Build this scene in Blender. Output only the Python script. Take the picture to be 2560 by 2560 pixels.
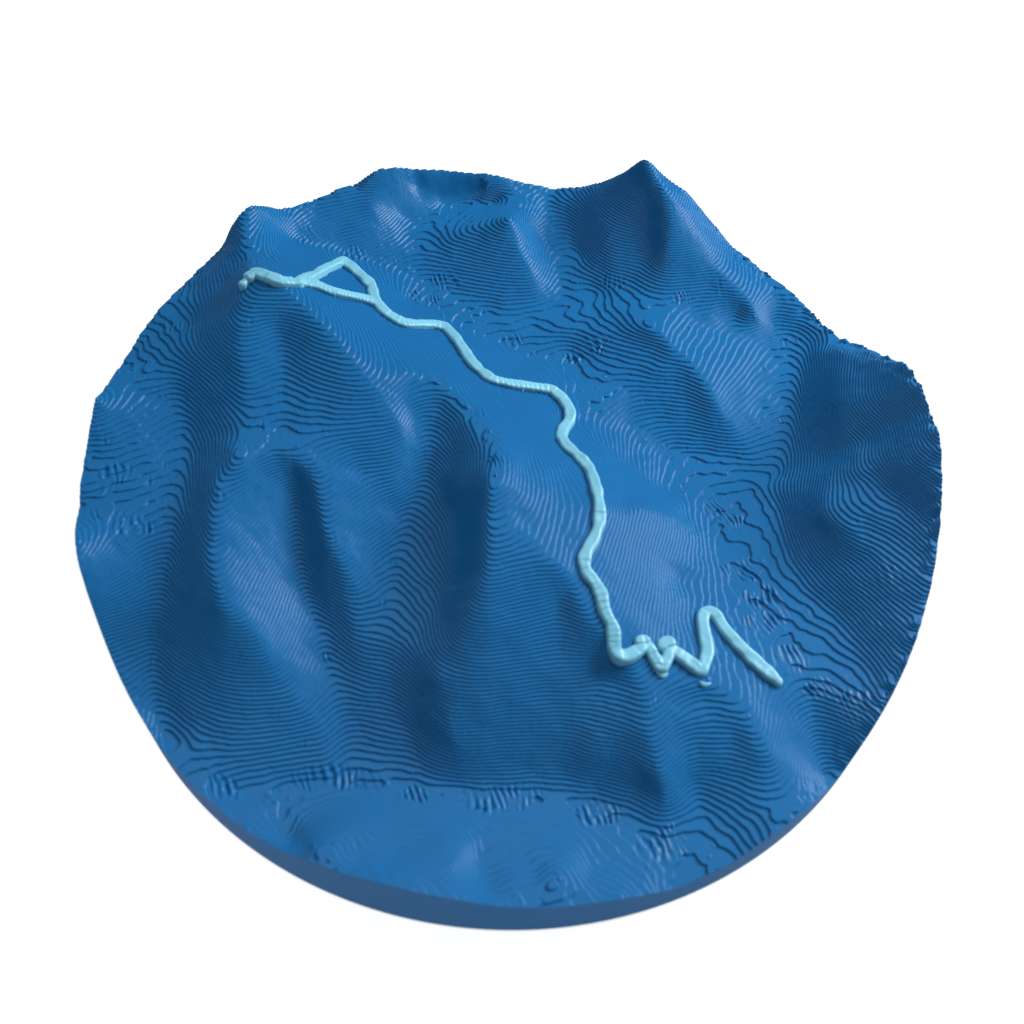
import bpy, math
import numpy as np
from mathutils import Matrix

U = 0.002            # one model unit is 2 mm; the disc is 100 mm across
RAD = 25.0
LAYER = 0.105          # 0.2 mm print layers

# ------------------------------------------------------------------ scene, camera, light
for o in list(bpy.data.objects):
    bpy.data.objects.remove(o)
sc = bpy.context.scene
sc.render.engine = 'CYCLES'
cd = bpy.data.cameras.new('camera')
cam = bpy.data.objects.new('camera', cd)
sc.collection.objects.link(cam)
CP = (0.1121, -39.56739, 53.30074)
CR = [[0.999408, -0.03439, -0.0], [0.0271, 0.787545, -0.615661], [0.021173, 0.615297, 0.788011]]
mw = Matrix([r + [0] for r in CR] + [[0, 0, 0, 1]])
mw.translation = [c * U for c in CP]
cam.matrix_world = mw
cd.sensor_width = 36.0
cd.lens = 2500 / 2560 * 36.0
cd.clip_start = 0.005
cd.clip_end = 50
cd.dof.use_dof = True
cd.dof.focus_distance = 0.136
cd.dof.aperture_fstop = 26
sc.camera = cam

w = bpy.data.worlds.new('World')
sc.world = w
w.use_nodes = True
w.node_tree.nodes['Background'].inputs[0].default_value = (0.86, 0.94, 1.0, 1)
w.node_tree.nodes['Background'].inputs[1].default_value = 0.235

def area(name, loc, aim, size, power, col=(1, 1, 1)):
    l = bpy.data.lights.new(name, 'AREA')
    l.shape = 'RECTANGLE'; l.size, l.size_y = size
    l.energy = power; l.color = col
    o = bpy.data.objects.new(name, l)
    sc.collection.objects.link(o)
    from mathutils import Vector
    d = Vector(aim) - Vector(loc)
    o.rotation_euler = d.to_track_quat('-Z', 'Y').to_euler()
    o.location = loc
    return o

area('window_light', (0.285, 0.135, 0.205), (0, 0, 0.01), (0.16, 0.16), 2.4, (1.0, 0.985, 0.96))
area('overhead_fill', (-0.1, 0.3, 0.9), (0, 0, 0), (0.6, 0.6), 3.0, (1, 1, 1))  # added overhead fill lamp, lifts the flats and unlit slopes

vs = sc.view_settings
vs.view_transform = 'Standard'
vs.look = 'None'
vs.exposure = 0.0
vs.gamma = 1.0
vs.use_curve_mapping = False

# ------------------------------------------------------------------ helpers
def mesh_object(name, verts, quads, mat, parent=None, smooth=True, tris=None):
    me = bpy.data.meshes.new(name)
    verts = np.asarray(verts, np.float32)
    me.vertices.add(len(verts)); me.vertices.foreach_set('co', verts.ravel())
    loops = []; starts = []; tot = 0
    if quads is not None and len(quads):
        loops.append(np.asarray(quads, np.int32).ravel()); starts.append(np.arange(len(quads)) * 4); tot = len(quads) * 4
    if tris is not None and len(tris):
        loops.append(np.asarray(tris, np.int32).ravel()); starts.append(tot + np.arange(len(tris)) * 3)
    loops = np.concatenate(loops).astype(np.int32); starts = np.concatenate(starts).astype(np.int32)
    me.loops.add(len(loops)); me.loops.foreach_set('vertex_index', loops)
    me.polygons.add(len(starts)); me.polygons.foreach_set('loop_start', starts)
    me.update(calc_edges=True); me.validate()
    me.polygons.foreach_set('use_smooth', np.full(len(me.polygons), smooth))
    me.materials.append(mat)
    o = bpy.data.objects.new(name, me)
    sc.collection.objects.link(o)
    o.parent = parent
    return o

def plastic(name, col, dark, rough, spec, bump=0.0, zgroove=False):
    m = bpy.data.materials.new(name); m.use_nodes = True
    nt = m.node_tree; b = nt.nodes['Principled BSDF']
    tc = nt.nodes.new('ShaderNodeTexCoord')
    n1 = nt.nodes.new('ShaderNodeTexNoise'); n1.inputs['Scale'].default_value = 90; n1.inputs['Detail'].default_value = 5
    nt.links.new(tc.outputs['Object'], n1.inputs['Vector'])
    mx = nt.nodes.new('ShaderNodeMix'); mx.data_type = 'RGBA'
    mx.inputs[6].default_value = (*dark, 1); mx.inputs[7].default_value = (*col, 1)
    mr = nt.nodes.new('ShaderNodeMapRange'); mr.inputs[1].default_value = 0.3; mr.inputs[2].default_value = 0.6
    nt.links.new(n1.outputs['Fac'], mr.inputs[0]); nt.links.new(mr.outputs[0], mx.inputs[0])
    nt.links.new(mx.outputs[2], b.inputs['Base Color'])
    n2 = nt.nodes.new('ShaderNodeTexNoise'); n2.inputs['Scale'].default_value = 1400; n2.inputs['Detail'].default_value = 4
    nt.links.new(tc.outputs['Object'], n2.inputs['Vector'])
    rr = nt.nodes.new('ShaderNodeMapRange'); rr.inputs[3].default_value = rough - 0.08; rr.inputs[4].default_value = rough + 0.1
    nt.links.new(n2.outputs['Fac'], rr.inputs[0]); nt.links.new(rr.outputs[0], b.inputs['Roughness'])
    b.inputs['Specular IOR Level'].default_value = spec
    bp = nt.nodes.new('ShaderNodeBump'); bp.inputs['Strength'].default_value = bump; bp.inputs['Distance'].default_value = 0.00004
    if zgroove:
        sx = nt.nodes.new('ShaderNodeSeparateXYZ'); nt.links.new(tc.outputs['Object'], sx.inputs[0])
        ml = nt.nodes.new('ShaderNodeMath'); ml.operation = 'MULTIPLY'; ml.inputs[1].default_value = 2 * math.pi / (LAYER * U)
        sn = nt.nodes.new('ShaderNodeMath'); sn.operation = 'SINE'
        nt.links.new(sx.outputs[2], ml.inputs[0]); nt.links.new(ml.outputs[0], sn.inputs[0])
        nt.links.new(sn.outputs[0], bp.inputs['Height'])
    else:
        nt.links.new(n2.outputs['Fac'], bp.inputs['Height'])
    nt.links.new(bp.outputs[0], b.inputs['Normal'])
    return m

BLUE = plastic('blue_filament', (0.006, 0.112, 0.30), (0.005, 0.104, 0.285), 0.32, 0.12, 0.25)
WALL = plastic('blue_filament_side', (0.006, 0.112, 0.30), (0.005, 0.104, 0.285), 0.55, 0.04, 0.3, True)
CYAN = plastic('pale_cyan_filament', (0.15, 0.41, 0.55), (0.135, 0.385, 0.52), 0.34, 0.3, 0.2)

# ------------------------------------------------------------------ white ground with added glow
mt = bpy.data.materials.new('glowing_white'); mt.use_nodes = True      # plain ground given an added glow that washes out the disc's shadow
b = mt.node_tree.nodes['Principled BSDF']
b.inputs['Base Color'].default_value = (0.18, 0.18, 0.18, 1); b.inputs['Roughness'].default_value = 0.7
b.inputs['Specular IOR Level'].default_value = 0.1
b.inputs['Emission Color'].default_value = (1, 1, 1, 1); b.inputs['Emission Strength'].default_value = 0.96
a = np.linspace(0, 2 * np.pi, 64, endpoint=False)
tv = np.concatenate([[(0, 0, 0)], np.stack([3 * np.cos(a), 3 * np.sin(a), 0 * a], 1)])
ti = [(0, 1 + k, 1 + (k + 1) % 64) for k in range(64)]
ground = mesh_object('glowing_ground', tv, None, mt, tris=ti)
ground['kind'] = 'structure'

# ------------------------------------------------------------------ relief lines read off image coordinates, heights estimated by eye (x, y, height)
RIM = [(-180,9.2),(-176,8.6),(-171,8.4),(-169,8),(-166,8.3),(-163,8.6),(-160,8.5),(-158,7.9),(-155,6.8),(-153,6),(-150,5.2),(-145,4.5),(-140,4),(-135,3.6),(-130,3.45),(-125,3.4),(-122,3.4),(-117,3.4),(-111,4.4),(-107,4.6),(-101,5),(-94,4.5),(-91,4.2),(-85,3.6),(-82,3.6),(-77,3.4),(-72,2.8),(-69,2.3),(-61,2.5),(-58,2.9),(-54,3.2),(-49,3),(-46,2.4),(-43,2.1),(-40,3),(-36,4.1),(-33,4.6),(-28,5.3),(-22,6.2),(-17,7),(-11,8),(-5,9.2),(-3,9.6),(1,10.4),(3,10.5),(5,10.25),(7,10.55),(10,10.8),(14,10.8),(20,9.48),(28,7.7),(32,7.48),(36,7.7),(40,8.06),(44,8.07),(48,8.5),(52,8.7),(58,10.46),(62,11.7),(67,12.5),(69,13.35),(70,13.44),(71,13),(73,12),(76,10.95),(80,10.16),(85,9.7),(87,10),(91,10.25),(96,10.95),(103,11.45),(107,11.8),(112,12.25),(115,12.15),(118,11.46),(121,11.5),(124,11.25),(128,11.26),(131,11.5),(133,12),(136,12.8),(138,12.7),(139,12.5),(141,11.75),(143,10.9),(149,10.4),(153,10.25),(158,10.1),(164,9.6),(168,9.4),(174,9.6),(176,10),(178,9.5),(180,9.2)]
TRACED_LINES = [
 [(-16.84,10.23,12.5),(-15.92,10.08,12.6),(-14.88,9.9,12.6),(-13.95,8.97,12.3),(-13.02,8.05,12.1),(-11.84,6.98,11.8),(-10.82,5.92,11.5),(-10.25,5.11,11.3),(-9.15,3.44,10.8),(-8.45,2.83,10.6),(-7.49,1.87,10.1),(-6.73,1.14,9.7),(-6.48,0.23,9.3),(-6.52,-0.9,8.8),(-6.85,-2.19,8.3)],
 [(-16.84,10.23,12.5),(-17.19,8.33,12),(-17.11,7.19,11.7),(-16.77,5.84,11.3),(-16.42,4.53,10.9),(-16.06,3,10.4),(-15.86,1.57,10),(-15.62,-0.29,9.75),(-15.51,-0.91,9.75),(-15.55,-2.17,9.95),(-16.18,-3.46,9.5),(-16.52,-4.2,9.3),(-16.5,-6.09,8.8),(-16.33,-7.92,8.3),(-16.07,-9.03,8),(-15.61,-10.31,7.6),(-15.22,-10.81,7.4),(-14.34,-11.28,7),(-13.81,-11.56,6.8),(-13.21,-12.38,6.2),(-12.74,-12.99,5.8),(-12.06,-13.72,5.2),(-11.13,-14.62,4.7),(-10.42,-15.52,4.2),(-9.71,-16.42,3.7),(-8.98,-17.53,3.2),(-8.59,-18.28,2.9)],
 [(-16.57,10.84,12.5),(-17.33,13.05,12),(-18.14,14.33,12.2),(-18.51,16.21,12.6)],
 [(-18.14,14.33,12.2),(-18.93,13.48,11.6),(-20.04,12.54,11),(-20.97,11.48,10.5),(-22.28,10.05,10.15)],
 [(-22.71,8.47,10),(-21.69,7.4,10),(-20.9,8.45,10.1),(-19.8,10,10.8),(-18.66,11.3,11.4)],
 [(-14.92,8.07,12),(-14.65,6.79,11.2),(-14.07,4.96,10.6),(-13.86,3.31,10.2),(-13.76,1.6,9.9),(-13.59,-0.17,9.55),(-13.12,-1.64,9.65),(-12.91,-2.03,9.4),(-12.63,-2.46,8.5),(-12.41,-2.93,8.2),(-12.29,-3.89,7.7),(-12.07,-5.42,7.05),(-11.74,-7.16,6.35),(-11.51,-8.25,5.95),(-11.11,-9.05,5.55),(-10.65,-10.14,5.2),(-10.19,-11.06,4.95),(-9.76,-12.29,4.55),(-8.86,-14.46,4.1),(-8.26,-16.4,3.3),(-7.89,-18.01,2.85)],
 [(-12.89,-2.07,9.45),(-11.32,-2.81,9.05),(-10.97,-4.22,8.55),(-10.57,-5.45,8.15),(-10.18,-6.63,7.75),(-9.46,-7.38,7.3),(-9.02,-8.05,7),(-8.64,-9.17,6.3),(-8.36,-10.42,5.8),(-8.09,-11.84,5.2),(-7.41,-13.46,4.6),(-6.94,-15.19,3.8),(-6.78,-16.58,3.3)],
 [(-9.29,-2.09,8.6),(-8.1,-1.95,8.5),(-6.85,-2.19,8.3)],
 [(-8.41,-5.53,7.4),(-7.64,-8.09,6.35)],
 [(-4.24,3.01,9.6),(-4.77,1.75,9.15),(-4.69,0.38,8.7),(-5.06,-1.78,7.8),(-5.86,-3.54,7.2),(-6.33,-5.61,6.7),(-6.27,-8.22,6.1),(-6.3,-10.46,5.75),(-6.88,-11.71,5.4),(-6.59,-12.67,5),(-5.58,-14.63,4.2),(-4.81,-16.55,3.4),(-4.28,-18.1,2.85)],
 [(-7,4.47,10.4),(-5.58,4.78,10),(-4.19,3.91,10),(-3.51,3.02,9.8),(-2.56,2.03,9.8),(-2.06,1.53,9.8),(-1.31,0.69,9.9),(-0.81,-0.83,10),(-0.56,-1.52,10.1),(-0.98,-3.16,10.3),(-1.14,-4.11,10.2),(-0.44,-5.45,9.6),(1.27,-7.41,9),(2.61,-8.4,8.6),(3.5,-8.88,8.2),(4.62,-10.89,7.4),(5.73,-12.54,6.5),(6.39,-12.83,6.2),(7.61,-13.86,5.6),(7.85,-15.19,5.15),(7.9,-16.1,4.85),(8.13,-17.1,4.4),(8.3,-18.03,4.05),(8.51,-18.66,3.6),(8.67,-19.31,3.2),(8.97,-19.77,2.75)],
 [(4.82,-13.29,5.6),(6.66,-13.65,5.6)],
 [(6.31,-15.63,4.85),(7.66,-16.09,4.85)],
 [(8.77,-15.31,4.85),(9.91,-14.37,4.85),(10.74,-14.03,4.85),(13.14,-14.18,4.85)],
 [(7.35,-17.62,4.05),(8.18,-17.99,4.05)],
 [(9.12,-17.18,4.05),(9.86,-16.56,4.05),(10.67,-16.33,4.05),(12.33,-16.5,4.05),(13.44,-16.73,4.05)],
 [(6.72,-18.34,3.15),(8.14,-18.99,3.15)],
 [(9.51,-18.55,3.15),(10.38,-17.92,3.15),(11.59,-18.47,3.15)],
 [(-1.14,-4.11,10.2),(-1.24,-6.04,9.6),(-1.25,-7.85,9.1),(-1.38,-9.29,8.5),(-1.87,-10.27,8),(-2.27,-10.98,7.5),(-2.45,-11.74,7.1)],
 [(-1.17,-9.16,8.7),(-0.95,-11.74,7.2),(-0.85,-14.03,5.8),(-0.74,-16.55,4.2),(-0.67,-18.08,3.1),(-0.65,-18.77,2.75)],
 [(2.88,-9.81,7.6),(2.99,-13.66,5.7),(3.07,-16.36,4.1),(3.14,-18.3,2.9)],
 [(1.34,-15.54,4.65),(1.5,-16.76,3.85),(1.64,-17.77,3.1)],
 [(-5.06,-1.78,7.8),(-4.24,-2.27,7.8),(-3.22,-4.66,7.8),(-2.81,-6.54,7.8)],
 [(-6.19,-4.38,7),(-4.83,-5.08,7),(-3.94,-6.93,7),(-3.08,-8.69,7)],
 [(-6.37,-6.97,6.4),(-5.37,-8.03,6.4),(-4.15,-9.22,6.4),(-3.65,-10.34,6.4)],
 [(-6.12,-10,5.85),(-5.15,-10.89,5.85),(-4.42,-12.54,5.85),(-3.1,-14.09,5.85)],
 [(-4.51,-0.16,8.6),(-3.77,-0.85,8.6),(-3.4,-1.83,8.6),(-3.38,-3.33,8.6)],
 [(-6.89,1.67,9.75),(-6.42,2.46,9.75),(-5.5,2.99,9.7),(-4.56,3.1,9.7),(-3.56,2.54,9.7),(-2.84,1.36,9.7),(-2.28,-0.22,9.7)],
 [(-6.55,1.1,9.4),(-6.08,1.98,9.4),(-5.32,2.35,9.4),(-4.52,2.39,9.4),(-3.68,1.76,9.4),(-3.03,0.4,9.4),(-2.71,-1.07,9.4)],
 [(-6.51,-0.38,8.95),(-5.99,0.7,8.95),(-5.24,1.13,8.95),(-4.44,0.97,8.95),(-3.64,0.17,8.95),(-3.22,-1.19,8.95),(-3.18,-2.66,8.95)],
 [(-2.91,-15.41,5),(-2.63,-16.8,4.1)],
 [(4.9,-15.29,4.85),(4.93,-17.03,4.02),(5.02,-18.11,3.15),(5.15,-18.71,2.75)],
 [(-15,-19.19,3.2),(-13.52,-19.48,3),(-10.31,-18.87,2.85),(-7.38,-18.81,2.8),(-5.29,-18.71,2.75),(-0.64,-18.92,2.75),(3.15,-18.98,2.7),(5.67,-19.31,2.65),(7.31,-20.18,2.55),(8.31,-21.04,2.42),(9.35,-20.91,2.45)],
 [(-9,-22.64,4.5),(-7.88,-21.74,4.2),(-6.43,-20.89,3.7),(-5.19,-19.6,2.95)],
 [(-11.45,-20.67,2.95),(-10.81,-21.46,2.9),(-10.24,-22.1,3.3)],
 [(-2.37,-23.79,4.45),(-2.24,-22.93,4.2),(-1.74,-21.51,3.6)],
 [(-1,-22.33,3.15),(-0.69,-23.28,3.35),(-0.37,-24.36,3.75)],
 [(0.91,-22.77,3.45),(0.74,-24.08,3.9)],
 [(1.81,-22.87,3.25),(1.71,-23.89,3.7)],
 [(2.57,-24.03,4.05),(3.08,-22.76,3.65),(3.75,-21.64,3.1)],
 [(4.52,-22.87,2.95),(5.15,-22.24,2.9),(6.44,-21.06,2.6)],
 [(-5.7,-23.47,4.3),(-4.71,-22.01,3.6)],
 [(-6.8,-22.63,4),(-7.03,-23.55,4.4)],
 [(10.38,-17.96,3.15),(10.34,-18.77,2.8),(10.66,-20.04,2.5)],
 [(12.6,-17.75,3.45),(12.05,-18.43,3.2),(12.07,-19.48,2.85),(12.15,-20.47,2.65)],
 [(7.74,-13.33,5.65),(9.27,-13.25,5.4),(11.02,-13.41,5.15),(12.7,-14.39,4.85),(13.38,-15.43,4.6),(13.78,-16.17,4.3),(14.29,-16.81,4),(14.76,-17.2,3.65),(15.22,-18.23,3.25),(15.56,-19.03,3.1)],
 [(17.2,-13.18,4),(17.09,-14.09,3.6),(16.99,-14.95,3.2),(16.99,-15.91,2.8),(17.13,-16.6,2.5),(17.41,-17.17,2.25)],
 [(20.64,12.89,7.35),(20.23,12.39,7.05),(19.4,10.8,6.65),(18.79,8.83,6.3),(18.41,6.57,5.95),(17.91,4.39,5.6),(16.9,1.97,5.2),(15.12,0.46,4.95),(12.76,-0.81,4.8),(12.35,-2.63,4.72),(12.65,-4.66,4.65),(13.65,-6.56,4.55),(14.18,-8.15,4.48),(14.95,-9.43,4.42),(15.84,-10.53,4.35),(17.07,-12.3,4.2),(17.63,-13.09,4.1),(19.07,-13.74,4.05)],
 [(16.53,-0.88,5.1),(16.52,-4.71,4.95),(17.29,-6.89,4.85),(19.01,-9.2,4.75),(20.3,-12.34,4.5)],
 [(5.33,15.77,7.95),(6.47,13.84,8.2),(7.89,15.66,8.5),(9.43,13.56,8.4),(10.81,13.54,8.3)],
 [(6.72,12.95,8.1),(8.79,11.59,8.5),(9.66,10.99,8.3),(10.33,10.07,8),(10.96,8.45,7.4),(11.22,7.18,6.95),(11.56,5.55,6.3),(11.78,4.01,5.7),(11.81,3,5.3)],
 [(10.45,10.13,7.95),(12.35,7.78,7.4),(12.88,6.3,7),(13.63,5.2,6.4),(14.34,4.07,5.85),(14.88,3.3,5.5)],
 [(10.61,10,7.9),(11.55,11.81,7.9),(12.07,13.19,7.95)],
 [(12.36,7.85,7.4),(13.53,10.49,7.4),(14.25,13.06,7.45),(15.38,14.27,7.7)],
 [(12.94,6.38,7),(15.02,9.83,7),(16.25,12.39,7.05),(17.81,14.23,7.3)],
 [(13.38,5.64,6.6),(15.77,8.76,6.6),(17.57,11.3,6.65),(19.14,13.26,6.95)],
 [(0.86,11.49,7.45),(2.63,12.1,7.7),(4.87,11.88,7.75),(7.07,10.68,7.75),(9.23,10.09,7.75)],
 [(5.48,5.03,6.85),(6.2,6.19,6.9),(7.1,7.18,6.9),(8.16,7.49,6.9),(9.61,7.19,6.9),(10.91,7.14,6.9)],
 [(6.96,3.85,6.2),(7.67,4.79,6.2),(8.74,5.44,6.2),(10.04,5.51,6.2),(11.42,5.22,6.2)],
 [(8.47,2.77,5.7),(9.29,3.73,5.7),(10.43,4.12,5.7),(11.67,4.18,5.7)],
 [(9.53,2.68,5.35),(10.41,3.23,5.35),(11.7,3.29,5.35),(13.37,3.03,5.35),(15.03,2.76,5.35)],
 [(8.47,23.41,13.35),(9.63,21.48,12.6),(11.07,20.38,11.8),(11.88,19.89,11.2),(12.63,18.43,10.3),(13.33,17.3,9.5),(14.22,16.11,9),(15.28,14.78,8.5),(16.61,13.57,8)],
 [(14.22,16.11,9),(12.83,15.23,8.55),(10.84,14.1,8.35)],
 [(10.11,16.47,9.4),(9.15,15.84,8.9),(8.42,15.42,8.55)],
 [(5.35,23.71,10.6),(5.57,21.42,10.35),(6.07,19.42,9.8),(6.65,17.67,9.1),(6.94,16.26,8.5)],
 [(3.27,23.87,9.9),(3.15,22.29,9.3),(3.75,20.64,8.8),(4.34,18.58,8.3)],
 [(9.39,22.27,12.7),(9.77,20.75,12.3),(10.34,19.47,11.6),(10.14,18.39,10.9),(10.05,17.14,10),(10.14,16.6,9.3)],
 [(8.06,22.97,12.35),(8.63,21.49,11.75),(8.99,19.98,10.85),(9.03,18.79,10.05),(9.24,17.37,9.1)],
 [(2.23,24.58,9.65),(1.7,22.2,9.3),(1.44,20.38,8.9),(2.19,18.27,8.45),(3.07,15.86,7.95),(2.93,14.19,7.75)],
 [(-1.27,20.07,10.4),(-0.82,19.96,10.7),(-0.49,19.22,10.35),(0.04,17.86,9.7),(0.51,16.93,9.25),(0.93,16,8.8),(1.38,14.98,8.25),(1.68,14.31,7.95)],
 [(-0.82,19.96,10.7),(-0.07,22.08,10),(1.08,23.72,9.75)],
 [(-11.81,21.67,11.4),(-10.41,20.25,10.7),(-9.1,20.05,9.9),(-8.15,19.46,9.25),(-6.75,18.55,9),(-4.5,19.03,9.55),(-2.83,19.57,10),(-1.27,20.07,10.4)],
 [(-8.64,20.96,9.6),(-6.64,21.34,9.41),(-4.41,22.18,9.41),(-1.84,23.37,9.43)],
 [(-5.92,23.04,9.43),(-3.05,24.19,9.43)],
 [(-7.2,23.75,11.4),(-7.51,23.2,10.1)],
 [(-15.77,16.55,10.7),(-13.95,16.57,10.1),(-12.83,16.67,9.9),(-10.99,16.46,9.3),(-9.22,16.48,8.95),(-7.36,15.84,8.5),(-4.53,14.85,8.1),(-0.34,12.76,7.7),(2.85,14.02,7.75),(4.03,13.57,7.8)],
 [(-7.49,13.83,8.3),(-5.22,12.45,8),(-3.53,11.21,7.75),(-1.08,10.48,7.45),(1.09,9.31,7.2),(3.64,10.31,7),(4.27,7.47,6.95),(3.99,5.95,7)],
 [(3.58,3.73,7.1),(4.85,0.35,7.6),(5.46,-3.73,8.25),(4.41,-7.44,8.1)],
 [(5.98,2.26,6.6),(7.98,0.65,5.9),(10.04,-0.05,5.1)],
 [(7.64,-2.92,7.2),(9.71,-2.58,6.1),(10.89,-1.98,5)],
 [(7.92,-7.62,6.6),(10.02,-6.58,5.2)],
 [(6.86,-10.62,6.7),(9.24,-9.91,5.7),(10.79,-8.89,5)],
 [(-20.78,3.88,9.3),(-20.34,2.38,8.9),(-19.23,0.31,8.5),(-19.01,-3.17,8.1),(-19.05,-5.67,7.7),(-19.09,-7.65,7),(-19.2,-10,6.1),(-19.37,-11.72,5.1),(-19.23,-13.76,4.3),(-18.67,-15.58,3.7),(-17.63,-17.21,3.3)],
 [(-22.71,-2.46,8.5),(-22.81,-4.38,8.1),(-21.28,-5.97,8)],
 [(24.1,2.8,10),(23.27,2.93,9.3),(22.2,2.46,8.5),(21.13,2.1,7.75),(20.15,1.86,7.15),(19.18,1.55,6.4)],
 [(20.55,11.23,7.4),(19.77,6.61,7.1),(19.54,2.75,6.75)],
 [(21.52,10.52,8.1),(20.63,5.57,8.2),(20.64,2.86,7.8)],
 [(22.4,9.24,8.8),(21.77,4.84,9),(22.15,3.22,8.75)],
 [(23.24,6.11,9.9),(23.23,4.13,9.8)],
 [(21.04,1.48,8),(20.96,0.25,8),(22.11,-1.32,8),(23.41,-2.86,8),(24.31,-4,8)],
 [(19.82,0.73,7.2),(18.79,-1.67,7),(18.57,-2.44,7),(18.94,-3.32,7),(19.98,-3.96,7.05),(21.77,-4.3,7.1),(23.69,-5.79,7.3)],
 [(24.59,0.54,10.2),(23.03,-0.75,9.1)],
 [(20.39,-2.3,7.5),(21.45,-2.78,7.6)],
 [(18.07,-2.82,6.1),(18.55,-4.28,6.1)],
 [(21.43,-6.02,6.7),(21.92,-7.45,6.4)]]
TRAIL = [
 [(-17.22,9.59),(-16.91,10.14),(-16.57,10.68),(-15.72,10.23),(-14.68,9.89),(-13.97,10.28),(-13.45,10.78),(-13.05,10.83),(-11.83,10.68),(-10.59,11.05),(-9.61,11.25),(-9.09,11.09),(-8.57,10.35),(-8.03,10.02),(-7.34,9.73),(-6.61,10.06),(-5.57,10.77),(-4.79,10.87),(-4.03,9.81),(-3.34,8.34),(-2.84,7.18),(-2.22,6.33),(-1.43,5.61),(-0.35,5.67),(1.34,6.01),(2.37,6.16),(3.07,5.55),(3.56,4.61),(3.55,3.82),(3.09,2.63),(2.92,1.66),(3.25,0.85),(3.95,0.11),(4.58,-0.68),(4.85,-1.81),(5.04,-3.06),(5.12,-4.15),(5.06,-5.12),(4.74,-6.15),(4.27,-7.11),(4.13,-7.72),(4.26,-8.34),(4.82,-8.88),(5.15,-9.5),(5.19,-10.05),(5.37,-10.53),(5.72,-11.02),(5.8,-11.58),(5.8,-12.17),(6.03,-12.56),(6.53,-12.54),(7.04,-12.16),(7.48,-11.74),(7.8,-11.76),(8.01,-12.27),(8.44,-12.71),(8.82,-12.25),(8.9,-11.61),(9.3,-11.77),(9.95,-12.16),(10.73,-12.75),(10.93,-12.08),(11.16,-11.36),(11.09,-10.44),(11.05,-9.54),(11.14,-8.89),(11.5,-8.6),(11.9,-8.83),(12.33,-9.77),(12.73,-10.3),(13.14,-10.81),(13.87,-11.6),(14.55,-12.21),(15.11,-12.73)],
 [(-13.98,10.33),(-13.27,12.06),(-12.74,13.74),(-11.98,15.41),(-11.29,14.82),(-10.49,13.99),(-9.77,13.19),(-9.48,11.93),(-9.09,11.09)],
 [(-16.86,10.16),(-16.46,10.54),(-15.76,10.18),(-14.83,9.79),(-13.85,10.27)],
 [(8.63,-11.51),(8.82,-11.33),(8.93,-11.37)],
 [(7.26,-11.66),(7.44,-11.48),(7.62,-11.58)],
 [(8.31,-12.67),(8.49,-12.73)]]
DRIPS = [[8.49, -13.15], [10.84, -13.39]]
HAIR = [[12.31, -2.21], [12.65, -1.75], [13.12, -1.49], [13.62, -1.36], [13.97, -1.32]]
INFILL = [(-0.21,-19.01,0.9),(0.84,-19.09,0.7),(5.03,-19.74,0.8),(8.41,-21.13,1),(-9.94,-18.53,0.7),(-8.27,-18.36,0.7),(-6.77,-18.61,0.6),(-4.41,-19.06,0.5),(-14.39,-19.3,0.6),(19.27,-13.76,0.9),(19.62,-14.22,0.6),(13.7,-5.4,0.7),(14.69,-7.03,0.7),(15.44,-8.57,0.5),(14.25,-9.09,0.7),(15.89,-10.74,0.6),(13.58,-1.71,0.7),(12.66,-1.13,0.6),(21.54,-6.78,0.6),(17.63,-12.9,0.6),(-4.91,15.68,0.8),(-6.45,14.09,0.7),(-0.26,10.77,0.6),(5.2,10.68,0.7),(4.1,9.85,0.6),(-11.02,16.76,0.7),(-15.1,17.3,0.7),(-22.71,-2.61,0.6),(-21.28,-5.97,0.7),(-21.61,8.15,0.7),(6.64,16.1,0.7),(11.32,14.58,0.6),(18.89,12.2,0.6),(-1.13,-2.19,0.5),(-2.01,1.97,0.4)]       # broad treads where the raster of the solid infill shows

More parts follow.
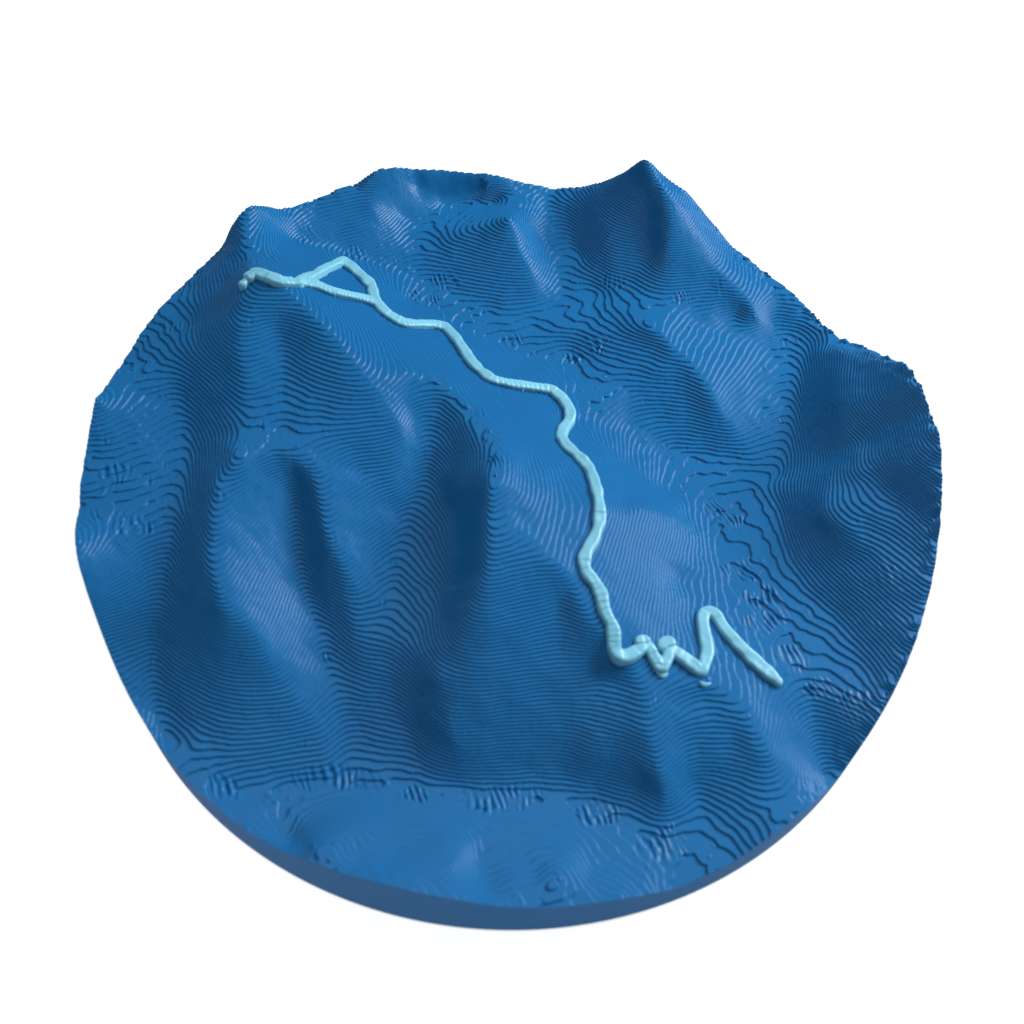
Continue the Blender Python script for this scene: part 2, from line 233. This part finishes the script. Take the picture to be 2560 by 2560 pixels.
def solve(traced, rim, levels=(33, 65, 129, 257), G=25.6, tension=5.0):
    """Height field through the survey lines: a thin plate under tension, coarse to fine."""
    pts = []
    for line in traced:
        for (x0, y0, h0), (x1, y1, h1) in zip(line[:-1], line[1:]):
            m = max(2, int(np.hypot(x1 - x0, y1 - y0) / 0.1))
            t = np.arange(m + 1) / m
            pts.append(np.stack([x0 + (x1 - x0) * t, y0 + (y1 - y0) * t, h0 + (h1 - h0) * t, 0 * t + 1.0], 1))
    az = np.radians(np.arange(-180, 180, 0.3))
    hr = np.interp(np.degrees(az), [a for a, h in rim], [h for a, h in rim])
    for rr in (24.95, 25.15, 25.4):
        pts.append(np.stack([rr * np.cos(az), rr * np.sin(az), hr, 0 * hr + 1.5], 1))
    P = np.concatenate(pts)
    h = None
    for n in levels:
        d = 2 * G / (n - 1)
        i = np.rint((P[:, 0] + G) / d).astype(int)
        j = np.rint((P[:, 1] + G) / d).astype(int)
        W = np.zeros((n, n)); B = np.zeros((n, n))
        np.add.at(W, (j, i), P[:, 3]); np.add.at(B, (j, i), P[:, 3] * P[:, 2])
        tgt = np.where(W > 0, B / np.maximum(W, 1e-9), 0)
        W = np.where(W > 0, 40.0, 0.0)
        if h is None:
            h = np.full((n, n), P[:, 2].mean())
        else:
            k = h.shape[0]; g = np.linspace(0, k - 1, n); a = np.minimum(g.astype(int), k - 2); f = g - a
            h = h[a] * (1 - f)[:, None] + h[a + 1] * f[:, None]
            h = h[:, a] * (1 - f) + h[:, a + 1] * f
        # operators scaled so that the energy does not depend on the grid
        al = tension * d * d
        def A(u):
            gx = np.diff(u, axis=1); gy = np.diff(u, axis=0)
            r = np.zeros_like(u)
            r[:, :-1] -= al * gx; r[:, 1:] += al * gx
            r[:-1] -= al * gy; r[1:] += al * gy
            lx = u[:, 2:] - 2 * u[:, 1:-1] + u[:, :-2]
            r[:, 2:] += lx; r[:, 1:-1] -= 2 * lx; r[:, :-2] += lx
            ly = u[2:] - 2 * u[1:-1] + u[:-2]
            r[2:] += ly; r[1:-1] -= 2 * ly; r[:-2] += ly
            q = u[1:, 1:] - u[1:, :-1] - u[:-1, 1:] + u[:-1, :-1]
            r[1:, 1:] += 2 * q; r[1:, :-1] -= 2 * q; r[:-1, 1:] -= 2 * q; r[:-1, :-1] += 2 * q
            return r + W * u * 0.02
        M = 1.0 / (20.0 + W * 0.02)
        res = W * tgt * 0.02 - A(h); z = M * res; pdir = z.copy(); rz = (res * z).sum()
        for it in range(700 if n > 100 else 400):
            Ap = A(pdir); al2 = rz / (pdir * Ap).sum()
            h = h + al2 * pdir; res -= al2 * Ap; z = M * res; rn = (res * z).sum()
            pdir = z + (rn / rz) * pdir; rz = rn
            if rz < 1e-9: break
    return h


G = 25.6
H0 = solve(TRACED_LINES, RIM)
N0 = H0.shape[0]

def blur(a, s):
    r = int(3 * s + 1); k = np.exp(-0.5 * (np.arange(-r, r + 1) / s) ** 2); k /= k.sum()
    for ax in (0, 1):
        pad = [(r, r) if q == ax else (0, 0) for q in (0, 1)]
        p = np.pad(a, pad, mode='edge')
        a = sum(k[q] * (p[q:q + a.shape[0]] if ax == 0 else p[:, q:q + a.shape[1]]) for q in range(2 * r + 1))
    return a

H0 = blur(H0, 0.55)

def bicubic(F, x, y, g=G):
    n = F.shape[0]
    fx = np.clip((x + g) / (2 * g) * (n - 1), 1, n - 3.001); fy = np.clip((y + g) / (2 * g) * (n - 1), 1, n - 3.001)
    i = fx.astype(int); j = fy.astype(int); a = fx - i; b = fy - j
    def wts(t):
        return (-0.5 * t + t * t - 0.5 * t ** 3, 1 - 2.5 * t * t + 1.5 * t ** 3, 0.5 * t + 2 * t * t - 1.5 * t ** 3, -0.5 * t * t + 0.5 * t ** 3)
    wa = wts(a); wb = wts(b); out = 0
    for q in range(4):
        row = 0
        for p in range(4):
            row = row + wa[p] * F[j + q - 1, i + p - 1]
        out = out + wb[q] * row
    return out

rng = np.random.default_rng(7)
def noise(x, y, cell, seed):
    n = int(2 * G / cell) + 4
    F = np.random.default_rng(seed).standard_normal((n, n))
    return bicubic(F, x, y)

def layered(h, slope, groove=0.18, rmax=0.055):
    """Printed layers: flat treads, rounded bead edges, a groove at the foot of the next layer."""
    q = h / LAYER
    n = np.floor(q); t = q - n
    run = LAYER / np.maximum(slope, 0.02)
    d = t * run                                   # distance from this layer's edge
    r = np.minimum(rmax, run * 0.75)
    s = np.sqrt(np.clip(1 - (1 - np.clip(d / r, 0, 1)) ** 2, 0, 1))
    e = (1 - t) * run                             # distance to the next layer's foot
    g = groove * np.clip(1 - e / np.minimum(0.05, run * 0.35), 0, 1)
    return (n + s - g) * LAYER

# ------------------------------------------------------------------ relief model
root = bpy.data.objects.new('relief_map', None)
sc.collection.objects.link(root)
root['label'] = 'blue 3D-printed mountain relief disc with pale cyan hiking trail on white'
root['category'] = 'relief map'

M = 1330
c = np.linspace(-G, G, M)
X, Y = np.meshgrid(c, c)
rr = np.hypot(X, Y)
cell = c[1] - c[0]
keep = rr < RAD + 2.2 * cell
sc_ = np.where(rr > RAD, RAD / np.maximum(rr, 1e-6), 1.0)
Xp = X * sc_; Yp = Y * sc_
h = bicubic(H0, Xp, Yp)
hx = bicubic(H0, Xp + 0.06, Yp) - bicubic(H0, Xp - 0.06, Yp)
hy = bicubic(H0, Xp, Yp + 0.06) - bicubic(H0, Xp, Yp - 0.06)
slope = np.hypot(hx, hy) / 0.12
flat = np.clip((0.30 - slope) / 0.2, 0, 1)
h = h + 0.018 * noise(Xp, Yp, 1.0, 1) + 0.006 * noise(Xp, Yp, 0.35, 2) + flat * 0.012 * noise(Xp, Yp, 0.6, 3)
edge = np.clip((np.hypot(Xp, Yp) - 24.0) / 1.0, 0, 1) * (0.35 + 0.65 * (Xp > 14))
h = h + edge * 0.07 * noise(Xp, Yp, 0.4, 21)
Z = layered(h, slope)
# raster of the solid infill that shows on the broad treads, and small blobs
run = LAYER / np.maximum(slope, 0.02)
patch = np.zeros_like(Xp)
for px, py, pr in INFILL:
    patch = np.maximum(patch, np.exp(-(((Xp - px) / (1.5 * pr)) ** 2 + ((Yp - py) / pr) ** 2) ** 1.5))
patch = np.clip(patch * 2.2 + 0.5 * noise(Xp, Yp, 0.6, 5) - 0.55, 0, 1)
hatch = np.clip((run - 0.12) / 0.25, 0, 1) * patch
swirl = 0.22 * noise(Xp, Yp, 1.3, 6) + 0.04 * noise(Xp, Yp, 0.35, 16)
Z = Z + hatch * (0.6 + 0.4 * noise(Xp, Yp, 0.5, 17)) * 0.055 * np.sin(2 * np.pi * (Xp + 0.3 * Yp + swirl) / 0.40)
# ragged bits: on the flats, and where the nozzle turned on crests
lap = blur(np.gradient(np.gradient(H0, axis=0), axis=0) + np.gradient(np.gradient(H0, axis=1), axis=1), 1.0)
crest = np.clip(-bicubic(lap, Xp, Yp) / 0.02 - 0.8, 0, 1)
bits = np.clip(noise(Xp, Yp, 0.17, 8) - 1.0, 0, 1.6) * np.clip(noise(Xp, Yp, 1.1, 9) + 0.3, 0, 1)
Z = Z + (0.035 * flat + 0.03 * crest) * bits
# faces: every cell with at least one corner inside the disc
ins = rr < RAD - 0.15 * cell
cellin = ins[:-1, :-1] | ins[1:, :-1] | ins[:-1, 1:] | ins[1:, 1:]
jj, ii = np.nonzero(cellin)
quads = np.stack([jj * M + ii, jj * M + ii + 1, (jj + 1) * M + ii + 1, (jj + 1) * M + ii], 1)
used = np.unique(quads)
remap = np.full(M * M, -1, np.int64); remap[used] = np.arange(len(used))
quads = remap[quads]
V = np.stack([Xp.ravel()[used], Yp.ravel()[used], Z.ravel()[used]], 1)
# rim loop
ed = np.concatenate([quads[:, [0, 1]], quads[:, [1, 2]], quads[:, [2, 3]], quads[:, [3, 0]]])
key = np.sort(ed, 1); key = key[:, 0] * len(used) + key[:, 1]
_, inv, cnt = np.unique(key, return_inverse=True, return_counts=True)
rim_e = ed[cnt[inv] == 1]
mesh_object('terrain', V * U, quads, BLUE, root)
rv = np.unique(rim_e); rmap = {int(v): k for k, v in enumerate(rv)}
ang = np.arctan2(V[rv, 1], V[rv, 0]); order = np.argsort(ang)
ring = V[rv][order]; K = len(ring)
ring_r = ring.copy(); f = RAD / np.hypot(ring[:, 0], ring[:, 1]); ring_r[:, :2] *= f[:, None]
steps = [1.0, 0.97, 0.5, 0.06, 0.0]
wv = []
for q in steps:
    p = ring_r.copy(); p[:, 2] = ring[:, 2] * q
    if q == 1.0: p[:, :2] = ring[:, :2]
    wv.append(p)
wv = np.concatenate(wv)
wq = [(l * K + k, (l + 1) * K + k, (l + 1) * K + (k + 1) % K, l * K + (k + 1) % K) for l in range(len(steps) - 1) for k in range(K)]
wq = np.array(wq)[:, ::-1]
wv[:, 2] = np.maximum(wv[:, 2], 0.01)
base = mesh_object('base_wall', wv * U, wq, WALL, root)

# ------------------------------------------------------------------ trail inlay: raised bead following the path
def trail_field(xs, ys):
    best = np.full(xs.shape, 1e9); hb = np.zeros(xs.shape); wb = np.zeros(xs.shape)
    for li, line in enumerate(TRAIL):
        L = np.array(line)
        # smooth resample
        s = np.concatenate([[0], np.cumsum(np.hypot(*np.diff(L, axis=0).T))])
        ss = np.arange(0, s[-1], 0.06)
        px = np.interp(ss, s, L[:, 0]); py = np.interp(ss, s, L[:, 1])
        k = np.exp(-0.5 * (np.arange(-9, 10) / 3.0) ** 2); k /= k.sum()
        ex = lambda v: np.convolve(np.pad(v, 9, mode='edge'), k, 'valid') if len(v) > 4 else v
        px, py = ex(px), ex(py)
        ph = ex(ex(ex(bicubic(H0, px, py))))
        wid = 0.40 + 0.03 * np.interp(ss, np.arange(0, s[-1] + 1, 0.55), np.random.default_rng(li + 3).standard_normal(len(np.arange(0, s[-1] + 1, 0.55))))
        if li == 0: wid = wid - 0.16 * np.exp(-(ss / 0.8) ** 2) - 0.06 * np.exp(-((ss[-1] - ss) / 0.5) ** 2)
        wid = wid + (0, 0, 0.06, 0.06, 0.0, 0.05)[li]
        for k0 in range(0, len(px), 1):
            x0, y0 = px[k0], py[k0]
            i0 = np.searchsorted(xs[0], x0 - 0.8); i1 = np.searchsorted(xs[0], x0 + 0.8)
            j0 = np.searchsorted(ys[:, 0], y0 - 0.8); j1 = np.searchsorted(ys[:, 0], y0 + 0.8)
            sl = (slice(j0, j1), slice(i0, i1))
            dd = np.hypot(xs[sl] - x0, ys[sl] - y0) - (wid[k0] - 0.40)
            m = dd < best[sl]
            best[sl] = np.where(m, dd, best[sl]); hb[sl] = np.where(m, ph[k0], hb[sl])
    return best, hb

allp = np.concatenate([np.array(l) for l in TRAIL])
lo = allp.min(0) - 1; hi = allp.max(0) + 1
tc = 0.045
tx = np.arange(lo[0], hi[0], tc); ty = np.arange(lo[1], hi[1], tc)
TX, TY = np.meshgrid(tx, ty)
D, HT = trail_field(TX, TY)
HW = 0.365
HTb = HT
inside = D < HW
gy, gx = np.gradient(np.minimum(D, 2.0), tc)
gl = np.maximum(np.hypot(gx, gy), 1e-3)
mv = np.where((D > HW) & (D < HW + 3 * tc), D - HW, 0)
TXp = TX - gx / gl * mv; TYp = TY - gy / gl * mv
Dc = np.minimum(D, HW)
ht = HT + 0.37
tgy, tgx = np.gradient(ht, tc)
zt = layered(ht, np.clip(np.hypot(tgx, tgy), 0.05, 1.5), 0.0, 0.12)
zt = 0.45 * zt + 0.55 * (ht + 0.05) + 0.02 * noise(TXp, TYp, 0.45, 11)
rd = 0.2
zt = zt - rd * 0.8 * (1 - np.sqrt(np.clip(1 - np.clip((Dc - (HW - rd)) / rd, 0, 1) ** 2, 0, 1)))
cin = inside[:-1, :-1] | inside[1:, :-1] | inside[:-1, 1:] | inside[1:, 1:]
jj, ii = np.nonzero(cin); W_ = len(tx)
tq = np.stack([jj * W_ + ii, jj * W_ + ii + 1, (jj + 1) * W_ + ii + 1, (jj + 1) * W_ + ii], 1)
us = np.unique(tq); rm = np.full(W_ * len(ty), -1, np.int64); rm[us] = np.arange(len(us)); tq = rm[tq]
TV = np.stack([TXp.ravel()[us], TYp.ravel()[us], zt.ravel()[us]], 1)
ed = np.concatenate([tq[:, [0, 1]], tq[:, [1, 2]], tq[:, [2, 3]], tq[:, [3, 0]]])
key = np.sort(ed, 1); key = key[:, 0] * len(us) + key[:, 1]
_, inv, cnt = np.unique(key, return_inverse=True, return_counts=True)
be = ed[cnt[inv] == 1]
bv = np.unique(be); bm = np.full(len(us), -1, np.int64); bm[bv] = np.arange(len(bv))
low = TV[bv].copy(); low[:, 2] -= 0.9
tv = np.concatenate([TV, low])
wq = np.stack([be[:, 1], be[:, 0], len(us) + bm[be[:, 0]], len(us) + bm[be[:, 1]]], 1)
tr = mesh_object('trail', tv * U, np.concatenate([tq, wq]), CYAN, root)
tr['label'] = 'raised pale cyan plastic trail winding from the summit to the valley'

# small loose bits of plastic left by the nozzle
def ground_h(x, y):
    return float(bicubic(H0, np.array([x]), np.array([y]))[0])

for k, (x, y) in enumerate(DRIPS):
    nu, nv = 20, 10
    vv = []; qq = []
    for iv in range(nv + 1):
        ph = math.pi * iv / nv
        for iu in range(nu):
            a = 2 * math.pi * iu / nu
            r = math.sin(ph) * (1 + 0.12 * math.sin(3 * a + k))
            u = 0.34 * r * math.cos(a); v = 0.13 * r * math.sin(a) + 0.10 * (r * math.cos(a)) ** 2
            vv.append((x + u, y + v, ground_h(x + u, y + v) + 0.10 + 0.11 * math.cos(ph)))
    for iv in range(nv):
        for iu in range(nu):
            qq.append((iv * nu + iu, (iv + 1) * nu + iu, (iv + 1) * nu + (iu + 1) % nu, iv * nu + (iu + 1) % nu))
    mesh_object('plastic_drip', np.array(vv) * U, np.array(qq), CYAN, root)

P_ = np.array(HAIR); s_ = np.linspace(0, len(P_) - 1, 40)
hx_ = np.interp(s_, np.arange(len(P_)), P_[:, 0]); hy_ = np.interp(s_, np.arange(len(P_)), P_[:, 1])
vv = []; qq = []
for k in range(40):
    z = ground_h(hx_[k], hy_[k]) + 0.06 + 0.22 * math.sin(math.pi * k / 39)
    for m in range(6):
        a = 2 * math.pi * m / 6
        vv.append((hx_[k] + 0.018 * math.cos(a), hy_[k] + 0.018 * math.sin(a) * 0.5, z + 0.018 * math.sin(a)))
for k in range(39):
    for m in range(6):
        qq.append((k * 6 + m, k * 6 + (m + 1) % 6, (k + 1) * 6 + (m + 1) % 6, (k + 1) * 6 + m))
hair = mesh_object('filament_string', np.array(vv) * U, np.array(qq), BLUE, root)
hair['label'] = 'hair-thin blue plastic string left in the valley'
